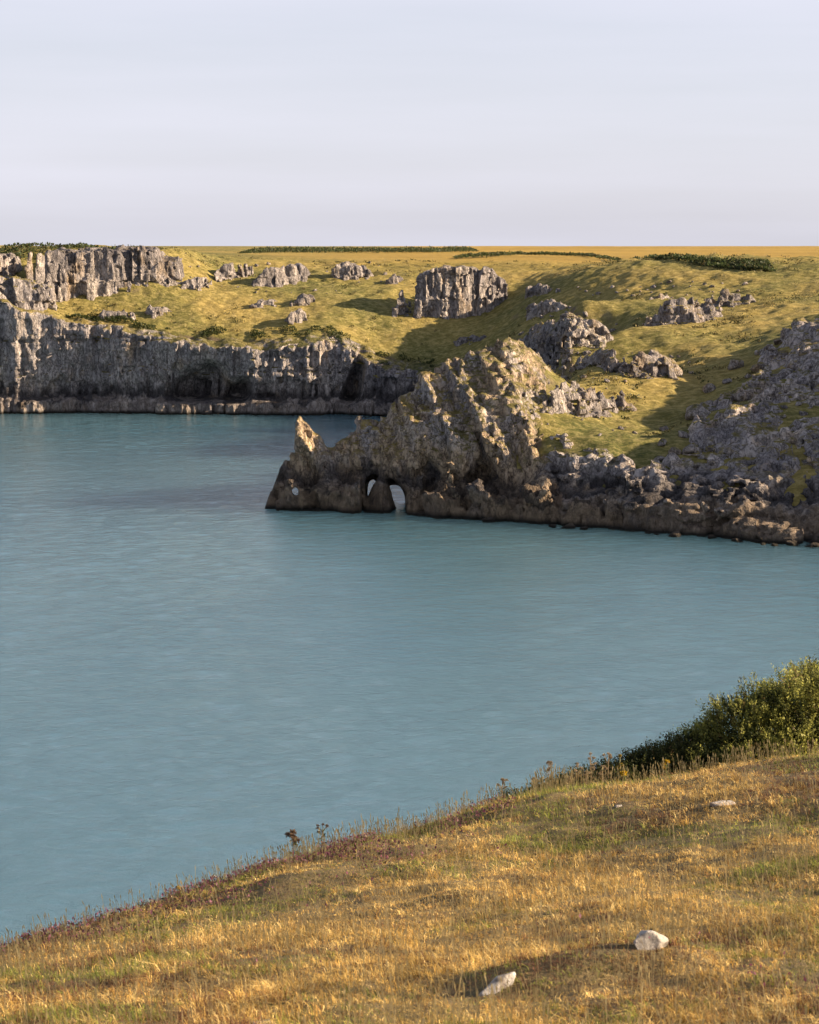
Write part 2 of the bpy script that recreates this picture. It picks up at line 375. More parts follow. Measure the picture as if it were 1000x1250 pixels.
def nets(Fv, org, h):
    Fv = Fv.astype(np.float32); Sg = Fv > 0
    c = np.zeros([s - 1 for s in Fv.shape], np.uint8)
    for a in (0, 1):
        for b in (0, 1):
            for d in (0, 1): c += Sg[a:a + c.shape[0], b:b + c.shape[1], d:d + c.shape[2]]
    I = np.stack(np.nonzero((c > 0) & (c < 8)), -1); ids = np.full(c.shape, -1, np.int32); ids[tuple(I.T)] = np.arange(len(I))
    acc = np.zeros((len(I), 3)); cnt = np.zeros(len(I)); cs = [(a, b, d) for a in (0, 1) for b in (0, 1) for d in (0, 1)]
    for p in cs:
        for ax in range(3):
            if p[ax]: continue
            q = list(p); q[ax] = 1; q = tuple(q)
            f0 = Fv[tuple((I + p).T)]; f1 = Fv[tuple((I + q).T)]; m = (f0 > 0) != (f1 > 0)
            t = np.where(m, f0 / np.where(m, f0 - f1, 1), 0); pt = np.array(p, float)[None] + 0 * acc; pt[:, ax] = t
            acc += pt * m[:, None]; cnt += m
    V = (I + acc / np.maximum(cnt, 1)[:, None]) * h + org
    Q = []
    for ax in range(3):
        b, d = [(1, 2), (2, 0), (0, 1)][ax]
        s0 = [slice(1, -1)] * 3; s1 = [slice(1, -1)] * 3; s0[ax] = slice(0, -1); s1[ax] = slice(1, None)
        A, B = Sg[tuple(s0)], Sg[tuple(s1)]
        for cond, flip in ((A & ~B, False), (~A & B, True)):
            E = np.stack(np.nonzero(cond), -1); E[:, b] += 1; E[:, d] += 1
            if not len(E): continue
            q = []
            for ob, od in ((-1, -1), (0, -1), (0, 0), (-1, 0)):
                G = E.copy(); G[:, b] += ob; G[:, d] += od; q.append(ids[tuple(G.T)])
            q = np.stack(q, -1); Q.append(q[:, ::-1] if flip else q)
    return V, np.concatenate(Q)
def vol_axes(lo, hi, h):
    ax = [np.arange(a, b + h, h, dtype=np.float32) for a, b in zip(lo, hi)]
    return ax, [len(a) for a in ax]

# far cliff ----------------------------------------------------------------------------------------
def far_cliff():
    h = .34; lo, hi = (-106, 417, -1.6), (14, 450, 30)
    ax, sh = vol_axes(lo, hi, h); X2, Y2 = np.meshgrid(ax[0], ax[1], indexing='ij'); D = sdist(X2, Y2); Hh = hl(X2, Y2)
    D = D + 1.6 * fbm(X2, 0 * Y2, 0, 71, 3, 12) + .3
    X, Y, Z = X2[:, :, None], Y2[:, :, None], ax[2][None, None, :]
    n1, n2, n3 = latt(sh, h, (3.4, 3.4, 11), 1), latt(sh, h, (1.6, 1.6, 6), 2), latt(sh, h, (.8, .8, 2.4), 3)
    big = latt(sh, h, (7, 7, 14), 4)
    # inset of the face at height z: ledge, undercut, leaning wall
    ins = np.interp(ax[2], [-2, 0, 2.4, 3.0, 3.6, 5.5, 8, 14, 30], [-.9, -.6, -.2, .5, 1.9, 2.2, 1.4, 1.2, 3.0])[None, None, :]
    al = 0
    for u0, w, dp, zt in ((240, 5.6, 8.0, 13), (287, 2.6, 7.0, 10), (428, 1.7, 6.0, 12), (130, 4, 1.6, 8), (60, 3, 1.5, 7), (330, 4, 1.5, 7)):
        x0 = (u0 - 500) * 428 / F_PX; g = np.exp(-((X - x0 - .25 * (Z - 4)) / w) ** 4)
        al = al + dp * g * (1 - sm(zt * .55, zt, Z + 2 * n1)) * sm(2.2, 3.2, Z)
    bl = blocks(X, Y, Z, n1 * .8, n2 * .5, 2.6, 8.0, 5) * .8 + blocks(X, Y, Z, n2 * .5, n3 * .3, 1.2, 3.4, 6) * .45
    wall = D[:, :, None] - ins - al - crev(n1, n2, n3, .8) + 1.1 * big + .35 * n1 + .25 * n2 + .2 * n3 + 1.15 * bl + beds(Z, 3.1, n1, n2, .22) + beds(Z, 1.3, n2, n1, .10)
    inl = D[:, :, None]
    top = Hh[:, :, None] + .35 + .5 * n2 + .25 * bl - Z - 1.3 * sm(3.4, 6.2, inl + 1.5 * n1 - .8)
    Fv = np.minimum(wall, top)
    Fv = np.where(inl > 14, -1, Fv); Fv[:, -1] = -1; Fv[0] = -1; Fv[-1] = -1
    return mesh_np('far_cliff', *(lambda a: (a[0], [a[1]]))(nets(Fv, lo, h)))
tag(link('cliff', far_cliff(), ROCK_FAR), kind='structure')

# headland with the arches -------------------------------------------------------------------------
def arch_headland():
    h = .25; lo, hi = (-23, 248, -1.2), (27.5, 297, 25)
    ax, sh = vol_axes(lo, hi, h); x1 = ax[0]
    o = np.argsort(CREST[:, 0]); zc = np.interp(x1, CREST[o, 0], CREST[o, 2]); yc = np.interp(x1, CREST[o, 0], CREST[o, 1])
    yf = np.interp(x1, [-21.5, -20, -10, 0, 5, 12, 18, 24, 30], [273.5, 272.3, 270, 266.5, 264.5, 261.0, 258, 255, 252])      # front water line
    yb = np.interp(x1, [-21.5, -19, -10, -4, 2, 8, 14, 30], [278, 280, 281, 281.5, 284, 291, 299, 310])
    X, Y, Z = x1[:, None, None], ax[1][None, :, None], ax[2][None, None, :]
    zc, yc, yf, yb = [q[:, None, None] for q in (zc, yc, yf, yb)]
    n0, n1, n2, n3, n4 = latt(sh, h, (6, 6, 7), 11), latt(sh, h, (2.8, 2.8, 4), 12), latt(sh, h, (1.3, 1.3, 2), 13), latt(sh, h, (.6, .6, .9), 14), latt(sh, h, 5, 15)
    t = np.clip(Z / np.maximum(zc, 1), 0, 1.15)
    p = 2.2
    front = Y - (yf + (yc - yf) * (.35 * t + .65 * t ** p)); back = (yb + (yc + .8 - yb) * t ** 1.3) - Y
    # diagonal beds running down to the left give the buttresses
    bed = .9 * np.abs(((X * .62 + Z * .42 + 1.2 * n0) / 3.4) % 1 - .5) * 2 + .5 * np.abs(((X * .8 + Z * .3 + .7 * n1) / 1.5) % 1 - .5) * 2
    crest = zc + .3 - Z - .35 * np.abs(Y - yc)
    bl = blocks(X + .4 * Z, Y, Z, n1, n2 * .6, 1.9, 2.6, 15) * .60 + blocks(X, Y, Z, n2 * .5, n3 * .4, .8, 1.2, 16) * .40 - crev(n1, n2, n3, .8)
    nn = .9 * n0 + .65 * n1 + .42 * n2 + .34 * n3
    amp = np.minimum(1.0, .30 + zc / 16)
    Fv = np.minimum(np.minimum(front + amp * (nn + bl) - bed * 1.3 * amp, back + nn), crest + amp * (.25 * n1 + .25 * n2 + .2 * n3 + .6 * bl))
    # undercut band above the tide
    uc = np.exp(-((Z - 4.6) / 1.5) ** 2) * sm(4, 9, zc) * 1.6
    Fv = np.where(Y < yc, np.minimum(Fv, Fv - uc), Fv)
    # arches: through-going holes in photo order
    def hole(uc_, vc, ru, rv, yref, pw=2.5, lean=0, warp=.3):
        cx, _, cz = pix(uc_, vc, yref); rx, rz = ru * yref / F_PX, rv * yref / F_PX
        k = (Y / yref)                                        # the tunnels widen slightly seaward
        xx = X - cx * 1 - lean * (Z - cz) - (cx / yref) * (Y - yref)
        zz = Z - cz + .12 * (Y - yref)
        return ((np.abs(xx + warp * n2) / rx) ** pw + (np.abs(zz + warp * n1) / rz) ** pw) ** (1 / pw) - 1, min(rx, rz)
    for a in ((361, 600, 5, 6.5, 273), (455, 601, 8.0, 17, 270), (482, 611, 15, 20, 269)):
        g, rr = hole(*a, lean=-.18 if a[0] == 456 else 0, warp=.12 if a[0] == 361 else .3)
        Fv = np.minimum(Fv, g * rr)
    # big shallow caves right of the arches
    for u0, v0, ru, rv, y0, dp in ((525, 590, 10, 22, 267, 5), (590, 588, 16, 22, 262, 5), (628, 565, 9, 22, 261, 2.2), (470, 590, 20, 7, 268, 1.0)):
        cx, _, cz = pix(u0, v0, y0); g = np.exp(-(((X - cx + .6 * n1) / (ru * .108)) ** 2 + ((Z - cz) / (rv * .108)) ** 2))
        Fv = np.where(Y < yc, Fv - dp * g * (1 - .0 * Z), Fv)
    # low wave-cut foot
    foot = np.minimum(Y - yf + 1.0, 2.7 + 1.5 * n2 + 1.6 * n1 + .9 * bl - Z); foot = np.minimum(foot, (yc + 1) - Y)
    uu = 500 + X / Y * F_PX
    foot = np.where((uu > 498 + 4 * n1) | ((uu < 440) & (uu > 335)), foot + 1.2 * n0 + .9 * n1 + .8 * n2 + .6 * bl, -1)
    g1, r1 = hole(361, 600, 4, 5, 273, warp=.12); foot = np.minimum(foot, g1 * r1)
    Fv = np.maximum(Fv, foot)
    # leg between the arches, widening downwards
    cx, _, cz = pix(466, 600, 270)
    leg = (.75 + .30 * np.maximum(4.2 - Z, 0) ** 1.25) - np.sqrt((X - cx - .15 * (Z - 3)) ** 2 + ((Y - 272.5) / 1.9) ** 2) + .25 * n2 + .15 * n3
    leg = np.minimum(leg, 6.5 - Z); Fv = np.maximum(Fv, leg)
    # fade into the hillside on the right
    turf = hl(ax[0][:, None], ax[1][None, :])[:, :, None]
    Fv = np.where(X > 19, np.minimum(Fv, turf + .5 - .25 * (X - 19) + .6 * n1 + .4 * n2 - Z), Fv)
    Fv[0] = -1; Fv[-1] = -1; Fv[:, 0] = -1; Fv[:, -1] = -1; Fv[:, :, -1] = -1
    return mesh_np('arch', *(lambda a: (a[0], [a[1]]))(nets(Fv, lo, h)))
o = link('rock_headland', arch_headland(), ROCK_NEAR)
tag(o, 'craggy rhino-shaped rock headland with a horn and two small sea arches at its foot', 'headland')

# near shore and the rocky hillside on the right -----------------------------------------------------
def poly_px(x, y, z, P, soft):
    u, v = proj(x, y, z); return sm(-soft, soft, sdist(u, v, np.array(P, float)))
def shore():
    h = .3; lo, hi = (12, 226, -1.5), (86, 316, 27)
    ax, sh = vol_axes(lo, hi, h); X2, Y2 = np.meshgrid(ax[0], ax[1], indexing='ij'); D = sdist(X2, Y2); Hh = hl(X2, Y2)
    fz = fbm(X2, Y2, 0, 81, 4, 7)
    m = poly_px(X2, Y2, Hh, [(590,500),(625,520),(650,548),(700,560),(740,572),(800,562),(840,545),(850,505),(915,475),(930,455),(925,425),(955,398),(985,388),(1100,370),(1400,380),(1400,800),(560,800)], 9)
    m = np.clip(m + .55 * fz * (m > .02) * (D > 9) - .02 * (D > 9), 0, 1)
    m = np.maximum(m, sm(9.5, 7.5, D))
    D = D + 1.5 * fbm(X2, Y2, 0, 91, 3, 9) + .5
    X, Y, Z = X2[:, :, None], Y2[:, :, None], ax[2][None, None, :]
    n1, n2, n3 = latt(sh, h, (4, 4, 5), 21), latt(sh, h, (1.9, 1.9, 2.2), 22), latt(sh, h, (.85, .85, .8), 23)
    big = latt(sh, h, (8, 8, 8), 24)
    ins = np.interp(Z * (1 + 0 * n1) + (1.5 * n1 + 1.0 * n2) * sm(.5, 3, Z), [-2, 0, 3.3, 4.2, 5.0, 6.2, 8, 12, 20, 27], [-1.4, -.6, .8, 1.8, 3.4, 4.0, 4.8, 7.5, 12, 18])
    bl = blocks(X, Y, Z, n1, n2 * .6, 2.3, 2.2, 25) * .80 + blocks(X, Y, Z, n2 * .6, n3 * .4, 1.0, .9, 26) * .42
    wall = D[:, :, None] - ins + 1.3 * big + .8 * n1 + .5 * n2 + .3 * n3 + bl + beds(Z + .15 * X, 1.6, n1, n2, .5) - crev(n1, n2, n3, 1.1)
    mm = m[:, :, None]
    hump = np.abs(n1) * 1.3 + np.abs(n2) * .7
    top = Hh[:, :, None] - 1.0 + mm * (1.1 + hump * 1.2 + .6 * big + 1.0 * bl + .35 * n3 - crev(n1, n2, n3, .9)) - Z
    Fv = np.minimum(wall, top)
    # hillside continues seaward of the wall as a broken apron
    Fv[0] = -1; Fv[-1] = -1; Fv[:, 0] = -1; Fv[:, -1] = -1; Fv[:, :, -1] = -1
    return mesh_np('shore', *(lambda a: (a[0], [a[1]]))(nets(Fv, lo, h)))
tag(link('rocky_shore', shore(), ROCK_SHORE), kind='structure')

# crags and outcrops, each a body of its own -----------------------------------------------------------
def crag(name, base, top, depth, label, cat, group=None, material=None, h=.3, seed=0, rnd=.35, amp=1.0, round_top=0.0, col=1.6, colh=6.0, Y0=None):
    """base, top: photo points along the foot and along the skyline; depth in metres"""
    B = np.array([hit(u, v) if Y0 is None else pix(u, v, Y0) for u, v in base])
    B[:, 1] = np.convolve(np.r_[B[0, 1], B[:, 1], B[-1, 1]], [.25, .5, .25], 'valid')
    ym = B[:, 1].mean()
    back = B[::-1].copy(); back[:, 1] += depth; back[:, 0] = (back[:, 0] - B[:, 0].mean()) * .88 + B[:, 0].mean() + .3
    foot = np.concatenate([B, back])[:, :2]
    lo = (B[:, 0].min() - 2, B[:, 1].min() - 2.5, B[:, 2].min() - 2.5)
    T = np.array([pix(u, v, ym + depth * .35) for u, v in top])
    hi = (B[:, 0].max() + 2, B[:, 1].max() + depth + 2.5, T[:, 2].max() + 1.5)
    ax, sh = vol_axes(lo, hi, h); X2, Y2 = np.meshgrid(ax[0], ax[1], indexing='ij'); D = sdist(X2, Y2, foot)
    X, Y, Z = X2[:, :, None], Y2[:, :, None], ax[2][None, None, :]
    n1, n2, n3 = latt(sh, h, (3, 3, 5), seed * 7 + 1), latt(sh, h, (1.4, 1.4, 2.4), seed * 7 + 2), latt(sh, h, (.7, .7, 1.2), seed * 7 + 3)
    zt = np.interp(ax[0], T[:, 0], T[:, 2])[:, None, None]
    bl = blocks(X, Y, Z, n1 * .6, n2 * .4, col, colh, seed + 31) * .72 + blocks(X, Y, Z, n2 * .4, n3 * .3, col * .45, colh * .45, seed + 32) * .22
    g = hl(X2, Y2)[:, :, None]
    wall = D[:, :, None] - rnd * np.maximum(Z - g, 0) * .3 + amp * (.35 * n1 + .25 * n2 + .16 * n3 + 1.35 * bl + beds(Z, 2.3, n1, n2, .16) - crev(n1, n2, 9, .6))
    topf = zt - Z - round_top * np.maximum(0, 1.6 - D)[:, :, None] * 1.2 + amp * (.35 * n1 + .35 * n2 + .25 * n3 + .7 * bl)
    Fv = np.minimum(wall, topf)
    for s_ in ((0,), (-1,), (slice(None), 0), (slice(None), -1), (slice(None), slice(None), -1)): Fv[s_] = -1
    V_, Q_ = nets(Fv, lo, h); c0 = np.array([B[:, 0].mean(), ym + depth * .4, B[:, 2].mean()])
    o = link(name, mesh_np(name, V_ - c0, [Q_]), material or ROCK_CRAG); o.location = c0
    return tag(o, label, cat, group)

crag('crag', [(28,372),(60,362),(66,372),(85,362),(120,364),(140,362),(160,352),(178,348),(205,350),(224,345)],
     [(28,318),(40,312),(70,308),(110,306),(150,303.5),(190,306),(196,317),(216,316),(224,334)], 12,
     'tall pale limestone crag with vertical columns at the left end of the far clifftop', 'crag', seed=1, col=2.0, colh=7)
crag('crag', [(-30,354),(0,350),(12,344),(24,338)], [(-30,312),(0,310),(12,312),(22,322)], 9,
     'broken pale crag at the extreme left edge of the clifftop', 'crag', seed=3, col=1.8, colh=5)
crag('crag', [(-40,380),(0,378),(30,377),(64,380)], [(-40,338),(0,338),(20,341),(45,346),(62,354)], 9,
     'steep grey rock buttress joining the far left cliff wall to the crags above', 'crag', seed=4, col=1.6, colh=6, material=ROCK_FAR)
crag('crag', [(505,386),(520,390),(545,388),(565,390),(590,386),(606,372),(619,364)], [(505,345),(512,338),(540,326),(560,328),(580,328),(600,330),(612,342),(620,346)], 9,
     'blocky fluted limestone crag standing alone mid-slope above the far bay', 'crag', seed=2, col=1.5, colh=6)
OUT = [
 ([(482,385),(490,388),(499,384)], [(482,360),(490,354),(499,362)], 3, 'narrow rock pillar just left of the fluted mid-slope crag'),
 ([(222,352),(238,356),(256,350)], [(222,343),(238,337),(256,338)], 4, 'low pale rock spur trailing off the right end of the tall left crag'),
 ([(262,342),(284,345),(306,336)], [(262,328),(284,320),(306,322)], 4, 'pale outcrop on the plateau edge right of the tall left crag'),
 ([(311,349),(330,352),(350,348),(376,341)], [(311,338),(330,328),(350,324),(376,326)], 5, 'long jagged outcrop casting a shadow left of the rounded one near the skyline'),
 ([(406,339),(425,343),(452,338)], [(406,326),(425,321),(452,327)], 4, 'rounded blocky outcrop high on the slope below the dark gorse belt'),
 ([(118,390),(135,395),(163,386)], [(118,384),(135,379),(163,378)], 3, 'thin rock step at the cliff rim under the tall left crag'),
 ([(171,386),(188,388),(207,381)], [(171,379),(188,374),(207,374)], 3, 'small square outcrop alone on the grass shelf below the tall left crag'),
 ([(302,378),(322,377),(340,370)], [(302,370),(322,365),(340,364)], 3, 'low pale rib of rock upslope from the cliff rim'),
 ([(348,398),(358,400),(372,390)], [(348,386),(358,379),(372,378)], 3, 'dark outcrop beside the cliff rim with a long shadow'),
 ([(357,374),(370,374),(384,368)], [(357,364),(370,359),(384,361)], 3, 'small pale block of rock just above the dark rim outcrop'),
 ([(473,347),(481,348),(490,344)], [(473,338),(481,335),(490,337)], 2.5, 'small rock upslope and left of the narrow pillar'),
 ([(642,362),(660,364),(684,360)], [(642,350),(660,346),(684,349)], 4, 'upper of two dark rocks on the slope right of the fluted crag'),
 ([(642,384),(662,388),(688,378)], [(642,372),(662,367),(688,368)], 4, 'lower of two dark rocks on the slope right of the fluted crag'),
 ([(560,418),(578,420),(594,414)], [(560,411),(578,408),(594,409)], 2.5, 'flat rock in a hollow of the grass below the fluted crag'),
]
for i, (b, t, d, lab) in enumerate(OUT):
    crag('outcrop', b, t, d, lab, 'outcrop', 'limestone outcrops on the far slope', seed=10 + i, col=1.2, colh=3.2, round_top=.5, rnd=.8, h=.28)
HUMPS = [
 ([(622,418),(655,432),(690,432),(722,430),(752,416)], [(622,412),(650,398),(690,385),(725,390),(752,408)], 12, 'large shaded rocky knoll behind the headland ridge'),
 ([(648,441),(690,450),(720,462),(770,468),(810,463),(840,458)], [(648,434),(690,434),(720,430),(765,427),(800,433),(840,452)], 5, 'long broken rock rib lying across the slope in front of the shaded knoll'),
 ([(782,392),(812,402),(850,396),(880,382)], [(782,386),(812,370),(845,364),(880,366)], 7, 'grey rock hump in the upper gully beyond the rock rib'),
 ([(850,374),(885,380),(925,368)], [(850,366),(885,355),(925,356)], 4, 'low stony bank above and right of the grey gully hump'),
 ([(664,505),(690,512),(720,510),(748,505),(772,496)], [(664,468),(690,462),(720,472),(748,480),(772,486)], 5, 'weathered rock face set in the sunlit turf on the flank of the headland'),
 ([(790,366),(812,369),(826,362)], [(790,360),(812,354),(826,356)], 2.5, 'small stony outcrop high on the golden slope above the grey gully hump'),
]
for i, (b, t, d, lab) in enumerate(HUMPS):
    crag('outcrop', b, t, d, lab, 'outcrop', material=ROCK_OUT, seed=40 + i, col=1.4, colh=1.6, round_top=1.0, rnd=2.2, h=.28, amp=1.1)

# ------------------------------------------------------------------ loose boulders
def boulder_mesh(seed, res=3, sharp=.5):
    import bmesh
    bm = bmesh.new(); bmesh.ops.create_icosphere(bm, subdivisions=res, radius=1)
    V_ = np.array([v.co[:] for v in bm.verts]); r = np.random.RandomState(seed)
    for _ in range(11):                                        # facets: planes slicing the lump
        n = r.normal(size=3); n /= np.linalg.norm(n); d = r.uniform(.55, .9); k = V_ @ n; V_ -= np.outer(np.maximum(k - d, 0) * sharp * 1.8, n)
    V_ *= (1 + .16 * fbm(V_[:, 0], V_[:, 1], V_[:, 2], seed, 3, .8))[:, None]
    V_ *= np.array([1.15, .9, .72])
    for v, c in zip(bm.verts, V_): v.co = c
    me = bpy.data.meshes.new('boulder'); bm.to_mesh(me); bm.free(); return me
BOUL = [boulder_mesh(100 + k) for k in range(9)]
for b in BOUL: b.materials.append(ROCK_OUT)
SHOREB = [boulder_mesh(200 + k) for k in range(5)]
for b in SHOREB: b.materials.append(ROCK_SHORE)
rng = random.Random(4)
ORD = 'first second third fourth fifth sixth seventh eighth ninth tenth eleventh twelfth thirteenth fourteenth fifteenth'.split()
def spread(poly, n, w0, w1, what, marks, grp):
    """scatter loose rocks inside a photo polygon; each is named by the landmark it lies nearest to and its order along it"""
    P = np.array(poly, float); got = []
    for _ in range(n * 12):
        if len(got) >= n: break
        u, v = rng.uniform(P[:, 0].min(), P[:, 0].max()), rng.uniform(P[:, 1].min(), P[:, 1].max())
        w = w0 + (w1 - w0) * rng.random() ** 2.2
        if sdist(u, v, P) > 0 and all(math.hypot(u - a, v - b) > .55 * (w + c) for a, b, c in got): got.append((u, v, w))
    home = {}
    for q in got: home.setdefault(min(range(len(marks)), key=lambda k: math.hypot(q[0] - marks[k][0], 1.6 * (q[1] - marks[k][1]))), []).append(q)
    for k, L_ in home.items():
        L_.sort()
        for i, (u, v, w) in enumerate(L_):
            p = hit(u, v); r_ = w * p[1] / F_PX / 2
            o = bpy.data.objects.new('boulder', BOUL[rng.randrange(9)]); S.collection.objects.link(o)
            o.location = (p[0], p[1], p[2] + r_ * .25); o.scale = (r_, r_, r_ * rng.uniform(.8, 1.2)); o.rotation_euler = (rng.uniform(-.3, .3), rng.uniform(-.3, .3), rng.uniform(0, 6.3))
            place = 'the only one there' if len(L_) == 1 else (ORD[i] + ' from the left' if i < len(L_) / 2 else ORD[len(L_) - 1 - i] + ' from the right')
            if len(L_) - 1 == i and len(L_) > 1: place = 'rightmost'
            if i == 0 and len(L_) > 1: place = 'leftmost'
            tag(o, what + ' ' + marks[k][2] + ', ' + place, 'boulder', grp)
spread([(810,520),(850,500),(900,520),(905,600),(840,600),(800,575)], 26, 14, 40, 'rounded grey boulder',
       [(825,560,'at the left end of the shore heap'), (865,515,'at the top of the shore heap'), (870,580,'at the foot of the shore heap'), (900,550,'at the right side of the shore heap')], 'rounded boulders at the foot of the hillside')
spread([(850,480),(925,430),(960,400),(1000,395),(1000,560),(900,530)], 64, 9, 38, 'grey boulder',
       [(980,405,'at the top of the right hillside'), (945,430,'on the upper edge of the hillside rock'), (990,445,'by the picture edge mid hillside'), (930,470,'where rock meets shaded turf'), (975,490,'in the middle of the hillside rock'), (885,490,'low on the shaded turf'), (930,520,'low on the hillside rock'), (985,540,'low by the picture edge')], 'boulders on the rocky hillside')
spread([(640,430),(840,432),(845,462),(760,470),(650,452)], 34, 5, 12, 'small block',
       [(665,440,'on the left tip of the rock rib'), (705,445,'left of the rock rib middle'), (745,440,'on the crest of the rock rib'), (765,460,'under the rock rib'), (800,445,'right along the rock rib'), (835,452,'past the right end of the rock rib')], 'blocks on the rock rib')
spread([(620,400),(700,372),(760,400),(750,425),(620,425)], 30, 4, 11, 'small stone',
       [(640,410,'on the left flank of the shaded knoll'), (680,385,'on top of the shaded knoll'), (690,415,'low on the shaded knoll'), (720,395,'right of the shaded knoll top'), (745,412,'at the right foot of the shaded knoll')], 'stones on the shaded knoll')
spread([(690,350),(730,352),(870,340),(930,352),(870,362),(700,362)], 30, 3, 8, 'small pale stone',
       [(705,355,'at the left end of the upper line'), (745,354,'left along the upper line'), (790,352,'midway along the upper line'), (835,350,'right along the upper line'), (880,350,'above the low stony bank')], 'stones across the upper slope')
spread([(230,320),(480,318),(480,350),(380,370),(230,345)], 40, 2.5, 6, 'tiny pale stone',
       [(245,335,'by the low rock spur'), (284,325,'by the plateau edge outcrop'), (320,350,'under the long jagged outcrop'), (350,325,'above the long jagged outcrop'), (385,355,'below and right of the jagged outcrop'), (425,335,'around the rounded high outcrop'), (465,340,'left of the rock near the pillar')], 'stones on the far slope')
spread([(650,440),(760,470),(780,540),(700,555),(650,530)], 16, 3, 8, 'small stone',
       [(670,460,'near the headland crest'), (700,500,'beside the flank rock face'), (740,525,'below the flank rock face'), (680,540,'low on the headland turf')], 'stones on the headland turf')

WL = [(505,628),(560,631),(640,637),(730,646),(860,657),(1000,667)]
us = sorted(rng.uniform(508, 996) for _ in range(30)); done = 0
for i, u in enumerate(us):
    v = np.interp(u, [a for a, _ in WL], [b for _, b in WL]) + rng.uniform(-4, 3); q = pix(u, v, 100.); t_ = EYE / (EYE - q[2]); w = rng.uniform(6, 17)
    o = bpy.data.objects.new('boulder', SHOREB[rng.randrange(5)]); S.collection.objects.link(o); r_ = w * 100 * t_ / F_PX / 2
    o.location = (q[0] * t_, q[1] * t_, r_ * .15); o.scale = (r_, r_, r_ * rng.uniform(.8, 1.3)); o.rotation_euler = (rng.uniform(-.4, .4), rng.uniform(-.4, .4), rng.uniform(0, 6.3))
    k = i if i < 15 else 29 - i
    tag(o, 'wet brown boulder at the foot of the near shore, ' + ORD[k] + (' along from the arches' if i < 15 else ' in from the right edge'), 'boulder', 'wet boulders along the waterline')

# ------------------------------------------------------------------ leaf clumps
def leaf_mat(name, rough=.6, trans=.25):
    m, t, b = mat(name); a = t.nodes.new('ShaderNodeVertexColor'); a.layer_name = 'tint'
    t.links.new(a.outputs[0], b.inputs['Base Color']); b.inputs['Roughness'].default_value = rough; b.inputs['Specular IOR Level'].default_value = .25
    if trans:
        tr = t.nodes.new('ShaderNodeBsdfTranslucent'); mx_ = t.nodes.new('ShaderNodeMixShader'); mx_.inputs[0].default_value = trans
        t.links.new(a.outputs[0], tr.inputs[0]); t.links.new(b.outputs[0], mx_.inputs[1]); t.links.new(tr.outputs[0], mx_.inputs[2])
        t.links.new(mx_.outputs[0], t.nodes['Material Output'].inputs[0])
    return m
LEAF = leaf_mat('leaves', .55, .4); BLADE = leaf_mat('grass_blades', .7, .35)
def leaves(P, N, size, cols, r, asp=.45):
    """one folded diamond leaf per point"""
    n = len(P); d = N + r.normal(0, .55, (n, 3)); d /= np.linalg.norm(d, axis=1)[:, None]
    s = np.cross(d, r.normal(size=(n, 3))); s /= np.linalg.norm(s, axis=1)[:, None]
    L_ = size[:, None] * r.uniform(.6, 1.3, (n, 1)); V_ = np.stack([P, P + d * L_ * .5 + s * L_ * asp * .5, P + d * L_, P + d * L_ * .5 - s * L_ * asp * .5], 1)
    return V_.reshape(-1, 3), np.arange(4 * n).reshape(n, 4), np.repeat(cols, 4, 0)

# far gorse belts, each thicket one thing
def thicket(name, line, hgt, dep, lab, n, seed, green=(.045, .058, .020), cat='gorse thicket', grp=None, leaf=.5, top=True):
    r = np.random.RandomState(seed); L3 = np.array([hit(*p) for p in line]); s = np.sort(r.rand(n)) * (len(L3) - 1)
    i = np.minimum(s.astype(int), len(L3) - 2); t = (s - i)[:, None]; B = L3[i] * (1 - t) + L3[i + 1] * t
    e = np.minimum(1, np.minimum(s, (len(L3) - 1) - s) / .25)
    B[:, 1] += r.uniform(-.5, .5, n) * dep; B[:, 0] += r.normal(0, .4, n)
    g = hl(B[:, 0], B[:, 1]); hh = hgt * (.55 + .6 * (vn(B[:, 0] / 2.6, B[:, 1] / 2.6, 0, seed) * .5 + .5) + .35 * vn(B[:, 0] / .9, B[:, 1] / .9, 0, seed + 1)) * e ** .5
    rr = r.rand(n) ** .45; P = np.c_[B[:, 0], B[:, 1], g - .05 + hh * rr]
    N = np.c_[r.normal(0, .6, n), r.normal(0, .6, n), .3 + rr]
    c = np.array(green)[None] * r.uniform(.5, 1.8, (n, 1)) * (1 + .5 * vn(B[:, 0] / 3, B[:, 1] / 3, 0, seed + 2))[:, None] + 0 * N
    dry = r.rand(n) < .08; c[dry] = (.12, .09, .035)
    V_, f_, c_ = leaves(P, N, np.full(n, leaf), c, r, .7); c0 = B.mean(0)
    return tag(link(name, mesh_np(name, V_ - c0, [f_], False, c_), LEAF), lab, cat, grp), c0
def th(*a, **k): o, c0 = thicket(*a, **k); o.location = c0; return o
th('gorse_thicket', [(300,309),(360,308),(420,308),(480,308),(530,308),(580,306)], 1.3, 60, 'long dark gorse belt along the skyline above the far slope', 16000, 1)
th('gorse_thicket', [(640,311),(720,313),(800,317),(860,322),(905,327),(940,326)], .75, 9, 'thin dark gorse hedge thickening to the right across the golden field', 9000, 2)
th('gorse_thicket', [(556,315),(600,313),(645,311)], .9, 5, 'short low dark gorse strip at the left start of the thin hedge', 2500, 3)
th('gorse_thicket', [(0,307),(60,306),(120,305),(180,305)], .7, 10, 'low scrub fringe on the top of the tall left crag', 2500, 4)
th('shrub', [(50,346),(70,352),(80,360)], 1.6, 3, 'green ivy-like shrub in the notch at the left end of the tall crag', 1800, 5, green=(.03, .05, .012), cat='shrub', leaf=.35)
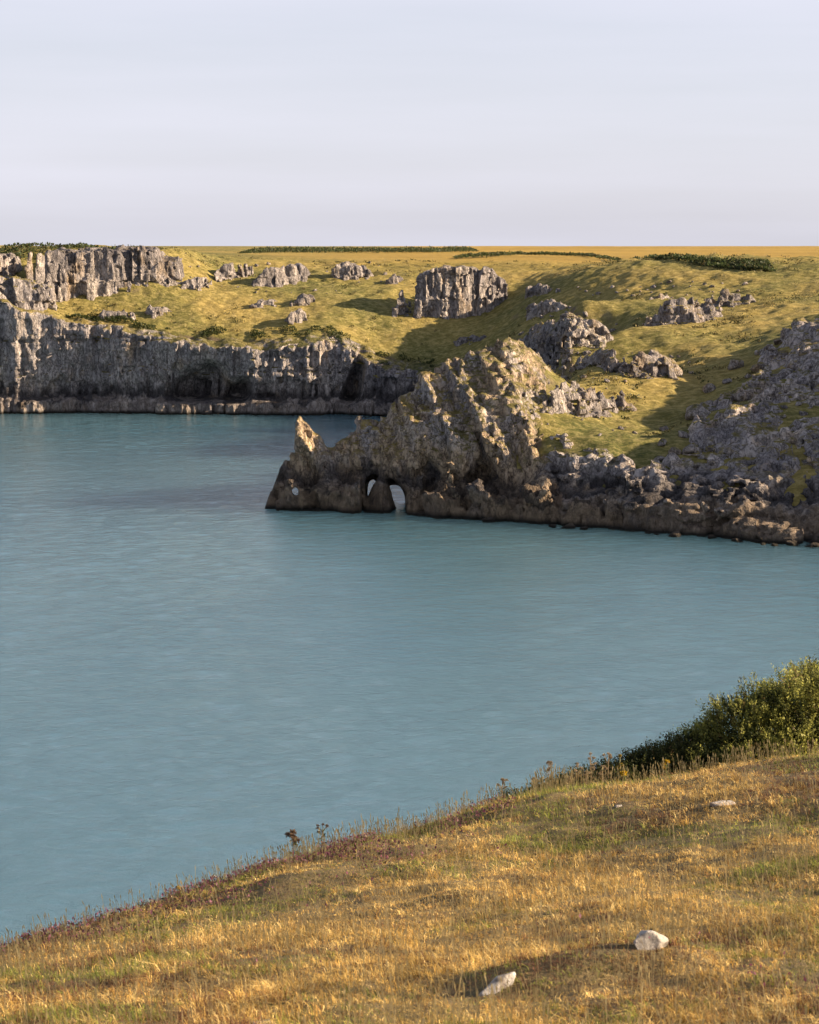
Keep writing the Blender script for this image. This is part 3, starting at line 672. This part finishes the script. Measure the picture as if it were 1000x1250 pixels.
# ragged scrub fringe along the far rim
r = np.random.RandomState(9); n = 14000
s = r.rand(n); RM = np.array([(60,379),(90,389),(150,396),(182,409),(250,413),(300,415),(350,411),(400,409),(425,427),(440,440),(480,446),(530,451)], float)
uu = 60 + s * 470; vv = np.interp(uu, RM[:, 0], RM[:, 1])
yy = np.interp(uu, [60, 90, 150, 180, 300, 400, 425, 440, 530], [440, 438, 436, 434, 433, 433, 430, 428, 426]) + r.uniform(-.8, 3.2, n)
xx = (uu - 500) * yy / F_PX; clump = vn(xx / 1.7, yy / 1.7, 0, 77) + .6 * vn(xx / 6, yy / 6, 0, 78); k = clump > .15; xx, yy, clump = xx[k], yy[k], clump[k]; n = len(xx)
P = np.c_[xx, yy, hl(xx, yy) + r.rand(n) ** .6 * .9 * np.clip(clump, 0, 1) + .2]
c = np.array([(.045, .055, .015)]) * r.uniform(.5, 1.8, (n, 1))
V_, f_, c_ = leaves(P, np.c_[r.normal(0, .6, (n, 2)), np.ones(n)], np.full(n, .35), c, r, .7)
tag(link('rim_scrub', mesh_np('rim_scrub', V_, [f_], False, c_), LEAF), 'ragged low scrub hanging along the rim of the far cliff', 'scrub', kind='stuff')

# low tussocks, bracken and scrub speckling the far and right slopes
r = np.random.RandomState(19); n = 9000; uu = r.uniform(-120, 1120, n); yy = r.uniform(258, 520, n) ** 1; xx = (uu - 500) * yy / F_PX
cl = fbm(xx, yy, 0, 301, 3, 14) + .7 * fbm(xx, yy, 0, 303, 2, 3.5); k = (cl > .45) & (sdist(xx, yy) > 6.5); xx, yy = xx[k], yy[k]; n = len(xx); m_ = 14
sz = r.uniform(.25, .8, n); X3 = np.repeat(xx, m_) + r.normal(0, 1, n * m_) * np.repeat(sz, m_) * .8; Y3 = np.repeat(yy, m_) + r.normal(0, 1, n * m_) * np.repeat(sz, m_) * .8
P = np.c_[X3, Y3, hl(X3, Y3) + r.rand(n * m_) * np.repeat(sz, m_) * .55 - .05]; tone = np.repeat(r.rand(n), m_)[:, None]
c = (np.array([(.040, .050, .016)]) * (1 - tone) + np.array([(.17, .13, .05)]) * tone) * r.uniform(.6, 1.5, (n * m_, 1))
V_, f_, c_ = leaves(P, np.c_[r.normal(0, .5, (n * m_, 2)), np.ones(n * m_)], r.uniform(.18, .42, n * m_), c, r, .7)
tag(link('tussocks', mesh_np('tussocks', V_, [f_], False, c_), LEAF), 'low tussocks and scrub speckling the grassy slopes across the bay', 'tussocks', kind='stuff')

# ------------------------------------------------------------------ foreground slope
FG = [(0,1176,20),(120,1134,20.6),(240,1090,21.3),(350,1052,22),(470,1024,23),(600,990,24.5),(720,972,25.5),(820,957,26),(920,942,26),(1000,930,26),(1150,905,26)]
fp = []
for u, v, Y in FG:
    p = pix(u, v, Y); fp.append(tuple(p)); fp.append((p[0] - .4, p[1] + 2.5, p[2] - 1.5)); fp.append((p[0] - 1, p[1] + 9, p[2] - 9)); fp.append((p[0] - 1, p[1] + 22, p[2] - 24))
for u, v, Y in [(0,1250,10.5),(250,1250,10.2),(500,1250,10),(750,1250,9.7),(1000,1250,9.3),(0,1200,14),(250,1150,15.2),(500,1120,15.5),(750,1100,15.2),(1000,1080,14.8),(500,1060,19),(750,1020,20),(1000,990,19.5),(250,1110,18)]:
    fp.append(tuple(pix(u, v, Y)))
fp += [(0,0,34.3),(-5,0,33.6),(5,0,34.8),(-3,6,32.4),(3,6,33.3),(-12,10,28),(-12,0,30),(14,10,34.5),(16,25,31),(14,0,36)]
Gb = TPS(fp, .0005, 10.)
MOUNDS = []
def fray(u, v, extra=0):
    q = pix(u, v, np.arange(4, 32, .05)); g = Gb(q[:, 0], q[:, 1]); k = np.nonzero(q[:, 2] < g)[0]; return q[k[0]] if len(k) else q[-1]
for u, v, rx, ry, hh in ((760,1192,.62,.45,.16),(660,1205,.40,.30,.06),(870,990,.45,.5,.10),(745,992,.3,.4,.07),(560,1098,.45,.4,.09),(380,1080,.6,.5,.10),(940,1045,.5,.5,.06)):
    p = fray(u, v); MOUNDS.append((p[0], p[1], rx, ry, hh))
def G(x, y):
    g = Gb(x, y) + .05 * fbm(x, y, 0, 3, 3, 1.6) + .028 * fbm(x, y, 0, 7, 3, .42)
    for a, b, rx, ry, hh in MOUNDS: g = g + hh * np.exp(-((x - a) / rx) ** 2 - ((y - b) / ry) ** 2)
    return g
fx = np.concatenate([np.arange(-60, -9, 2.5), np.arange(-9, 11, .06), np.arange(11, 60, 2.5)]); fy = np.concatenate([np.arange(-25, 4, 1.5), np.arange(4, 29, .06), np.arange(29, 62, 1.2)])
X, Y = np.meshgrid(fx, fy, indexing='ij'); Z = G(X, Y)
Z = np.where(X > 16, np.minimum(Z, 31 + .1 * (X - 16)), Z); Z = np.clip(Z, -2, 37 - .02 * np.abs(X)); 
m, t, b = mat('dry_ground'); n_ = NB(t)
c = n_.ramp(n_.noise(1.1, 6), [(.35, (.060, .045, .015)), (.6, (.15, .095, .032))]); c = n_.mix(.5, c, n_.ramp(n_.noise(22, 5), [(.3, (.05, .042, .016)), (.7, (.27, .19, .075))]))
t.links.new(c, b.inputs['Base Color']); b.inputs['Roughness'].default_value = 1; t.links.new(n_.bump(n_.noise(30, 4), .8, .03), b.inputs['Normal'])
tag(link('ground', mesh_np('ground', np.stack([X, Y, Z], -1).reshape(-1, 3), [grid_faces(len(fx), len(fy))], True), m), kind='structure')

def edge_y(x):
    q = np.array([pix(*e) for e in FG]); return np.interp(x, q[:, 0], q[:, 1])
def blades(x, y, hgt, wid, cols, r, bend=.5, z0=0, lean=(-.25, -.1), curl=None, head=None):
    n = len(x); z = G(x, y) - .01 + z0; az = r.uniform(0, 2 * np.pi, n); k = r.rand(n) * bend
    dx = np.cos(az) * k + lean[0]; dy = np.sin(az) * k + lean[1]; w = r.uniform(0, 2 * np.pi, n); sx, sy = np.cos(w) * wid / 2, np.sin(w) * wid / 2
    P0 = np.c_[x, y, z]; up = np.c_[dx * .35, dy * .35, np.ones(n)] * hgt[:, None] * .55; tip = np.c_[dx, dy, np.full(n, 1.0) * (1 - .2 * k)] * hgt[:, None]
    s = np.c_[sx, sy, 0 * sx]; V_ = np.stack([P0 - s, P0 + s, P0 + up + s * .8, P0 + up - s * .8, P0 + tip], 1).reshape(-1, 3)
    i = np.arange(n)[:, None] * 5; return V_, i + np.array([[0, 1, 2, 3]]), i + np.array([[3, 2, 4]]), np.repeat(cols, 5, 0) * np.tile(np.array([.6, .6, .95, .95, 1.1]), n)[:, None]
def mesh_blades(name, parts):
    V_, q, t_, c = [], [], [], []; o_ = 0
    for a in parts: V_.append(a[0]); q.append(a[1] + o_); t_.append(a[2] + o_); c.append(a[3]); o_ += len(a[0])
    return mesh_np(name, np.concatenate(V_), [np.concatenate(q), np.concatenate(t_)], False, np.concatenate(c))
def fg_points(n, r, y0=8.2, y1=27.5, pw=1.3):
    """points in the visible wedge with a margin, denser towards the viewer"""
    y = y0 + (y1 - y0) * r.rand(n) ** pw; x = (r.rand(n) * 2 - 1) * (.215 * y + .9); k = y < edge_y(x) + .9; return x[k], y[k]
r = np.random.RandomState(77)
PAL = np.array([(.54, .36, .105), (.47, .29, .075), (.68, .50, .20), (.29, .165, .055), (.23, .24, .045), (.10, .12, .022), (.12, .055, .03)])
def cols_at(x, y, r):
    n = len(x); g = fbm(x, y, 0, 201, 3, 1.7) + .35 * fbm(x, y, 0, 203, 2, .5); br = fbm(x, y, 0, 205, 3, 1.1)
    for a, b, rx, ry, hh in MOUNDS[:3]: br = br + 1.1 * np.exp(-((x - a + .15) / rx) ** 2 - ((y - b + .2) / ry) ** 2)  # browner tufts on the first three mounds, centred left and towards the viewer
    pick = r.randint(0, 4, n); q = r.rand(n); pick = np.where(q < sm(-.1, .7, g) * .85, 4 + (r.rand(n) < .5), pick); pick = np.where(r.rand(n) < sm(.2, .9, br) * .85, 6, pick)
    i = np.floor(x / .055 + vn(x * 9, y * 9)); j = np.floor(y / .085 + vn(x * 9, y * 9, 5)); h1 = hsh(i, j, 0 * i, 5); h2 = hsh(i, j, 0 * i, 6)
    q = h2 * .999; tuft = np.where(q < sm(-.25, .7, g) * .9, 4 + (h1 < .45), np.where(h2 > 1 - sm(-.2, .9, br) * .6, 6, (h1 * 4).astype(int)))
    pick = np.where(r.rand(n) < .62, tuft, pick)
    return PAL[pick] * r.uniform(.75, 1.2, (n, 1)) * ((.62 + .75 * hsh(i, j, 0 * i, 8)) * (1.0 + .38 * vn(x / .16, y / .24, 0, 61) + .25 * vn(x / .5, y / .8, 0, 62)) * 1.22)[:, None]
def tuft_h(x, y):
    i = np.floor(x / .055 + vn(x * 9, y * 9)); j = np.floor(y / .085 + vn(x * 9, y * 9, 5)); return .45 + 1.25 * hsh(i, j, 0 * i, 9) ** 1.5
parts = []
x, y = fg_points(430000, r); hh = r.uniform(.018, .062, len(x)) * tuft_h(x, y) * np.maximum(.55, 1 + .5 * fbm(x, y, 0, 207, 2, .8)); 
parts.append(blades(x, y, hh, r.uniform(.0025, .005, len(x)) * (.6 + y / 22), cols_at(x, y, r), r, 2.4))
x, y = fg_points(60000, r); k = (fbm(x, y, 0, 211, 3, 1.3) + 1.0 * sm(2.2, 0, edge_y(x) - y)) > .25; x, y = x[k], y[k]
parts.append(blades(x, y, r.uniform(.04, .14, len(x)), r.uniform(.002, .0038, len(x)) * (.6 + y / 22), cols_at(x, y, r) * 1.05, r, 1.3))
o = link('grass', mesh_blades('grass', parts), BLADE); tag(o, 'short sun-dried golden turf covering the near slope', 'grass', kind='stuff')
# tall seeding stems: clumped on the brow and in a few patches
def stems(x, y, hgt, r, col=(.66, .48, .20)):
    n = len(x); z = G(x, y); az = r.uniform(0, 2 * np.pi, n); k = r.rand(n) * .4; d = np.c_[np.cos(az) * k - .08, np.sin(az) * k - .05, np.ones(n)]
    P = np.c_[x, y, z]; w = .0010 + .0012 * (y / 22); s = np.c_[w, 0 * w, 0 * w]; t0 = P + d * (hgt * .78)[:, None]; t1 = P + d * hgt[:, None]; b_ = s * r.uniform(1.6, 3.4, n)[:, None]; tm = t0 + (t1 - t0) * .45
    V_ = np.stack([P - s, P + s, t0 + s * .7, t0 - s * .7, tm + b_, tm - b_, t1], 1).reshape(-1, 3); i = np.arange(n)[:, None] * 7
    c = np.repeat(np.array([col]) * r.uniform(.7, 1.15, (n, 1)), 7, 0)
    return V_, np.concatenate([i + np.array([[0, 1, 2, 3]]), i + np.array([[3, 2, 4, 5]])]), i + np.array([[5, 4, 6]]), c
x = r.uniform(-5.2, 6.5, 8500); e = edge_y(x); y = e + r.normal(-.25, .45, len(x)); dens = sm(-.3, 1.0, fbm(x, y, 0, 221, 3, .9)) * np.interp(x, [-4.5, -2.4, -1.6, 1.5, 3, 6], [.25, .35, 1, .8, .6, .5]); k = (r.rand(len(x)) < .05 + .8 * dens) & (y < e + .7); x, y = x[k], y[k]
P1 = stems(x, y, r.uniform(.06, .40, len(x)) ** 1 * (.55 + .6 * dens[k]), r)
x, y = fg_points(11000, r); k = fbm(x, y, 0, 231, 3, 1.6) + .8 * sm(2, 0, edge_y(x) - y) > .55; x, y = x[k], y[k]; P2 = stems(x, y, r.uniform(.10, .26, len(x)), r)
x, y = fg_points(6500, r); P3 = stems(x, y, r.uniform(.08, .28, len(x)), r, (.72, .54, .25))
o = link('seeding_grass', mesh_blades('seeding_grass', [P1, P2, P3]), BLADE); tag(o, 'pale seeding grass stems standing along the brow and scattered over the near slope', 'tall grass', kind='stuff')

# heather: low tufts with purple heads, on the brow at the left and specks elsewhere
n = 42000; x = r.uniform(-5.4, 1.2, n); e = edge_y(x); y = e - np.abs(r.normal(0, 1.9, n)) + .1
cl = fbm(x, y, 0, 241, 3, .55) + .5 * fbm(x, y, 0, 243, 2, 1.7); k = cl > .1; x, y = x[k], y[k]
x2, y2 = fg_points(9000, r); k = fbm(x2, y2, 0, 251, 3, .5) + .4 * fbm(x2, y2, 0, 253, 2, 2) > .95; x, y = np.r_[x, x2[k]], np.r_[y, y2[k]]; n = len(x)
pur = r.rand(n) < .5; c = np.where(pur[:, None], np.array([(.15, .045, .075)]), np.array([(.10, .085, .03)])) * r.uniform(.6, 1.4, (n, 1))
P = np.c_[x, y, G(x, y) + r.uniform(.01, .11, n) * np.where(pur, 1, .7)]
V_, f_, c_ = leaves(P, np.c_[r.normal(0, .4, (n, 2)), np.ones(n)], r.uniform(.015, .035, n), c, r, .6)
tag(link('heather', mesh_np('heather', V_, [f_], False, c_), LEAF), 'purple flowering heather in low tufts along the left brow of the near slope', 'heather', kind='stuff')

# ------------------------------------------------------------------ gorse and scrub on the brow
STEM = leaf_mat('woody_stems', .8, 0)
def bush(name, blobs, n, lab, cat, seed, green, leaf, young, asp=.3, sprig=9):
    """blobs: (u, v, distance, radius x, radius z) ellipsoids; sprigs grow outward from their shell"""
    r = np.random.RandomState(seed); C_ = [pix(u, v, Y) for u, v, Y, a, b in blobs]; A = np.array([a * b for *_, a, b in blobs]); pick = r.choice(len(blobs), n, p=A / A.sum())
    N = r.normal(size=(n, 3)); N /= np.linalg.norm(N, axis=1)[:, None]; N[:, 2] = np.where(N[:, 2] < 0, N[:, 2] * .7, N[:, 2])
    R = np.array([(a, a * .9, b) for *_, a, b in blobs])[pick]; cc = np.array(C_)[pick]
    lump = 1 + .30 * vn(N[:, 0] * 3 + pick * 7, N[:, 1] * 3, N[:, 2] * 3, seed) + .26 * vn(N[:, 0] * 8 + pick, N[:, 1] * 8, N[:, 2] * 8, seed + 1)
    dep = r.rand(n) ** .5; P = cc + N * R * (lump * (.55 + .47 * dep))[:, None]
    D = N * .8 + np.array([(0, 0, .55)]); D /= np.linalg.norm(D, axis=1)[:, None]
    tone = np.clip(.5 + .5 * vn(P[:, 0] * 3.5, P[:, 1] * 3.5, P[:, 2] * 3.5, seed + 2) + .3 * r.normal(size=n), 0, 1)[:, None]
    c = np.array([green]) * (1 - tone) + np.array([young]) * tone
    c = c * r.uniform(.7, 1.25, (n, 1)); k = r.rand(n) < .03; c[k] = (.20, .13, .05)
    # every sprig: a spray of small leaves along its axis
    t = np.tile(np.linspace(0, 1, sprig), n); PP = np.repeat(P, sprig, 0) + np.repeat(D, sprig, 0) * (t * leaf * 3.2)[:, None] + r.normal(0, leaf * .18, (n * sprig, 3))
    DD = np.repeat(D, sprig, 0) * .9 + r.normal(0, .45, (n * sprig, 3)); sz = leaf * (1.1 - .45 * t)
    V_, f_, c_ = leaves(PP, DD, sz, np.repeat(c, sprig, 0) * (.8 + .35 * t)[:, None], r, asp)
    base = np.array([np.mean([q[0] for q in C_]), np.mean([q[1] for q in C_]), 0.]); base[2] = float(G(base[0], base[1]))
    o = empty(name, base); tag(o, lab, cat)
    link('foliage', mesh_np('foliage', V_ - base, [f_], False, c_), LEAF, o)
    # branches
    m_ = 60; q = r.randint(0, n, m_); B = P[q] * 1.0; st0 = np.array(C_)[pick[q]] + r.normal(0, .12, (m_, 3)); st0[:, 2] = G(st0[:, 0], st0[:, 1]) - .03
    w = .012; V2, F2 = [], []
    for a, b_ in zip(st0, B):
        i = len(V2)
        for k_ in range(3):
            an = k_ * 2.09; V2.append(a + np.array([math.cos(an) * w, math.sin(an) * w, 0])); 
        for k_ in range(3):
            an = k_ * 2.09; V2.append(b_ + np.array([math.cos(an) * w * .4, math.sin(an) * w * .4, 0]))
        F2 += [[i, i + 1, i + 4, i + 3], [i + 1, i + 2, i + 5, i + 4], [i + 2, i, i + 3, i + 5]]
    link('branches', mesh_np('branches', np.array(V2) - base, [np.array(F2)], False, np.tile([(.07, .05, .03)], (len(V2), 1))), STEM, o)
    return o
bush('gorse_bush', [(1010,885,26.2,.62,.62),(1000,856,26.8,.5,.42),(955,882,26.2,.55,.5),(905,896,26.1,.5,.46),(862,920,26.1,.38,.32),(1000,840,27.0,.3,.26),(945,868,26.5,.3,.24),(1045,905,25.8,.5,.35),(925,925,25.7,.5,.26),(985,915,25.6,.5,.28),(870,940,25.7,.42,.22),(830,950,25.8,.3,.2)],
     14000, 'large dense gorse bush with sunlit yellow-green tips at the right edge of the near slope', 'gorse bush', 5, (.022, .034, .010), .050, (.44, .42, .10), .42, 9)
bush('bramble', [(835,930,26.0,.34,.26),(795,943,25.9,.38,.26),(755,955,25.7,.38,.21),(715,965,25.5,.36,.17),(675,975,25.2,.34,.13),(635,984,24.9,.3,.09)], 9000,
     'low dark bramble scrub tapering left from the big gorse bush', 'bramble', 6, (.022, .030, .010), .040, (.09, .095, .026), .5, 6)

# ------------------------------------------------------------------ small flowering plants on the brow
def tube(V, Fq, a, b, w0, w1):
    i = len(V)
    for p, w in ((a, w0), (b, w1)):
        for k_ in range(4): V.append(np.asarray(p) + np.array([math.cos(k_ * 1.571) * w, math.sin(k_ * 1.571) * w, 0]))
    for k_ in range(4): Fq.append([i + k_, i + (k_ + 1) % 4, i + 4 + (k_ + 1) % 4, i + 4 + k_])
def plant(name, u, v, Y, hgt, lab, cat, head, headr, stemcol, seed, grp=None, leafcol=(.07, .08, .025), nh=5):
    """stalk with side branches, narrow leaves and flower or seed heads; (u, v) is the foot"""
    r = np.random.RandomState(seed); p = pix(u, v, Y); z = float(G(p[0], p[1])); o = empty(name, (p[0], p[1], z)); tag(o, lab, cat, grp)
    V_, F_ = [], []; tips = []; top = np.array([r.uniform(-.03, .03), r.uniform(-.03, .03), hgt]); tube(V_, F_, (0, 0, -.02), top, .006, .0035); tips.append(top)
    for k_ in range(nh - 1):
        a = top * r.uniform(.45, .85); an = r.rand() * 6.28; b_ = a + np.array([math.cos(an) * hgt * .16, math.sin(an) * hgt * .16, hgt * r.uniform(.12, .3)]); tube(V_, F_, a, b_, .0035, .0025); tips.append(b_)
    link('stem', mesh_np('stem', np.array(V_), [np.array(F_)], False, np.tile([stemcol], (len(V_), 1))), STEM, o)
    n = 26; t = r.rand(n); P = top[None] * t[:, None] * .8; an = r.rand(n) * 6.28
    Vl, fl, cl_ = leaves(P, np.c_[np.cos(an), np.sin(an), np.full(n, .5)], np.full(n, .07), np.tile([leafcol], (n, 1)) * r.uniform(.7, 1.3, (n, 1)), r, .3); link('leaf', mesh_np('leaf', Vl, [fl], False, cl_), LEAF, o)
    for q in tips:
        n = 70; N = r.normal(size=(n, 3)); N /= np.linalg.norm(N, axis=1)[:, None]; N[:, 2] = np.abs(N[:, 2])
        Vh, fh, ch = leaves(q + N * headr * .5 * r.rand(n, 1), N, np.full(n, headr * .7), np.tile([head], (n, 1)) * r.uniform(.6, 1.3, (n, 1)), r, .5); link('flower_head', mesh_np('flower_head', Vh, [fh], False, ch), LEAF, o)
    return o
YEL = (.55, .36, .02); BRN = (.16, .10, .06)
plant('ragwort', 757, 962, 25.4, .42, 'tall ragwort with a dull yellow head against the sea left of the gorse', 'ragwort', (.35, .24, .03), .035, (.12, .10, .04), 1, nh=3)
plant('ragwort', 762, 975, 24.6, .16, 'small bright yellow ragwort at the foot of the bramble scrub', 'ragwort', YEL, .04, (.10, .11, .03), 2, nh=3)
plant('ragwort', 813, 965, 25.2, .20, 'yellow ragwort growing in front of the gorse beside the bramble', 'ragwort', YEL, .035, (.10, .11, .03), 3, nh=4)
plant('ragwort', 216, 1088, 21.0, .14, 'lone yellow ragwort on the left brow above the heather', 'ragwort', YEL, .03, (.10, .11, .03), 4, nh=3)
plant('thistle', 359, 1048, 21.9, .30, 'brown dried thistle standing up on the brow left of centre', 'thistle', BRN, .05, (.10, .065, .035), 5, nh=5)
plant('dock', 392, 1040, 22.1, .34, 'thin dried dock stalk on the brow just right of the thistle', 'dock', (.15, .09, .05), .022, (.13, .085, .04), 6, nh=6)
for i, (u, v, hh_) in enumerate([(742,965,.46),(737,970,.30),(722,966,.50),(716,974,.26),(702,973,.36),(694,980,.22),(671,979,.42),(652,988,.24),(612,992,.34)]):
    plant('umbel', u, v, 25.3 - i * .08, hh_, 'pale dried umbel stalk on the brow left of the bramble, ' + ORD[i] + ' from the right', 'dried flower', (.34, .26, .17), .028, (.20, .14, .08), 20 + i, 'dried umbels on the brow', (.14, .10, .05), 5)

# ------------------------------------------------------------------ pale stones in the near turf
m, t, b = mat('white_limestone'); n_ = NB(t)
c = n_.ramp(n_.noise(9, 7, (1, 1, 1), .7), [(.38, (.16, .12, .09)), (.50, (.38, .34, .30)), (.66, (.52, .48, .44))]); c = n_.mix(n_.ramp(n_.noise(14, 4), [(.60, 0.0), (.70, .7)]), c, (.22, .15, .09))
t.links.new(c, b.inputs['Base Color']); b.inputs['Roughness'].default_value = .8; t.links.new(n_.bump(n_.noise(26, 7, (1, 1, 1), .7), .8, .03), b.inputs['Normal'])
def stone(u, v, sx, sy, sz, rz, tilt, seed, lab, sink=.3):
    me = boulder_mesh(seed, 4, .55); me.materials.append(m); me.name = 'stone'
    q = pix(u, v, np.arange(4, 32, .03)); k = np.nonzero(q[:, 2] < G(q[:, 0], q[:, 1]))[0][0]; p = q[k]
    o = bpy.data.objects.new('stone', me); S.collection.objects.link(o); me.shade_smooth(); o.location = (p[0], p[1], p[2] + sz * (.42 - sink)); o.scale = (sx, sy, sz); o.rotation_euler = (0, tilt, rz)
    tag(o, lab, 'stone', 'white stones in the near turf')
stone(793, 1158, .105, .09, .11, .3, .15, 301, 'bright white stone on top of the dark mound', .1)
stone(606, 1208, .10, .07, .085, .5, -.45, 302, 'tilted white stone half hidden in grass left of the mound', .2)
stone(881, 983, .12, .10, .06, .1, 0, 303, 'flat white stone on the low hummock in front of the gorse')
stone(755, 985, .045, .04, .035, .8, 0, 304, 'tiny white stone in the turf below the bramble')
stone(322, 1250, .07, .06, .03, .2, 0, 305, 'small flat stone at the bottom edge of the slope')
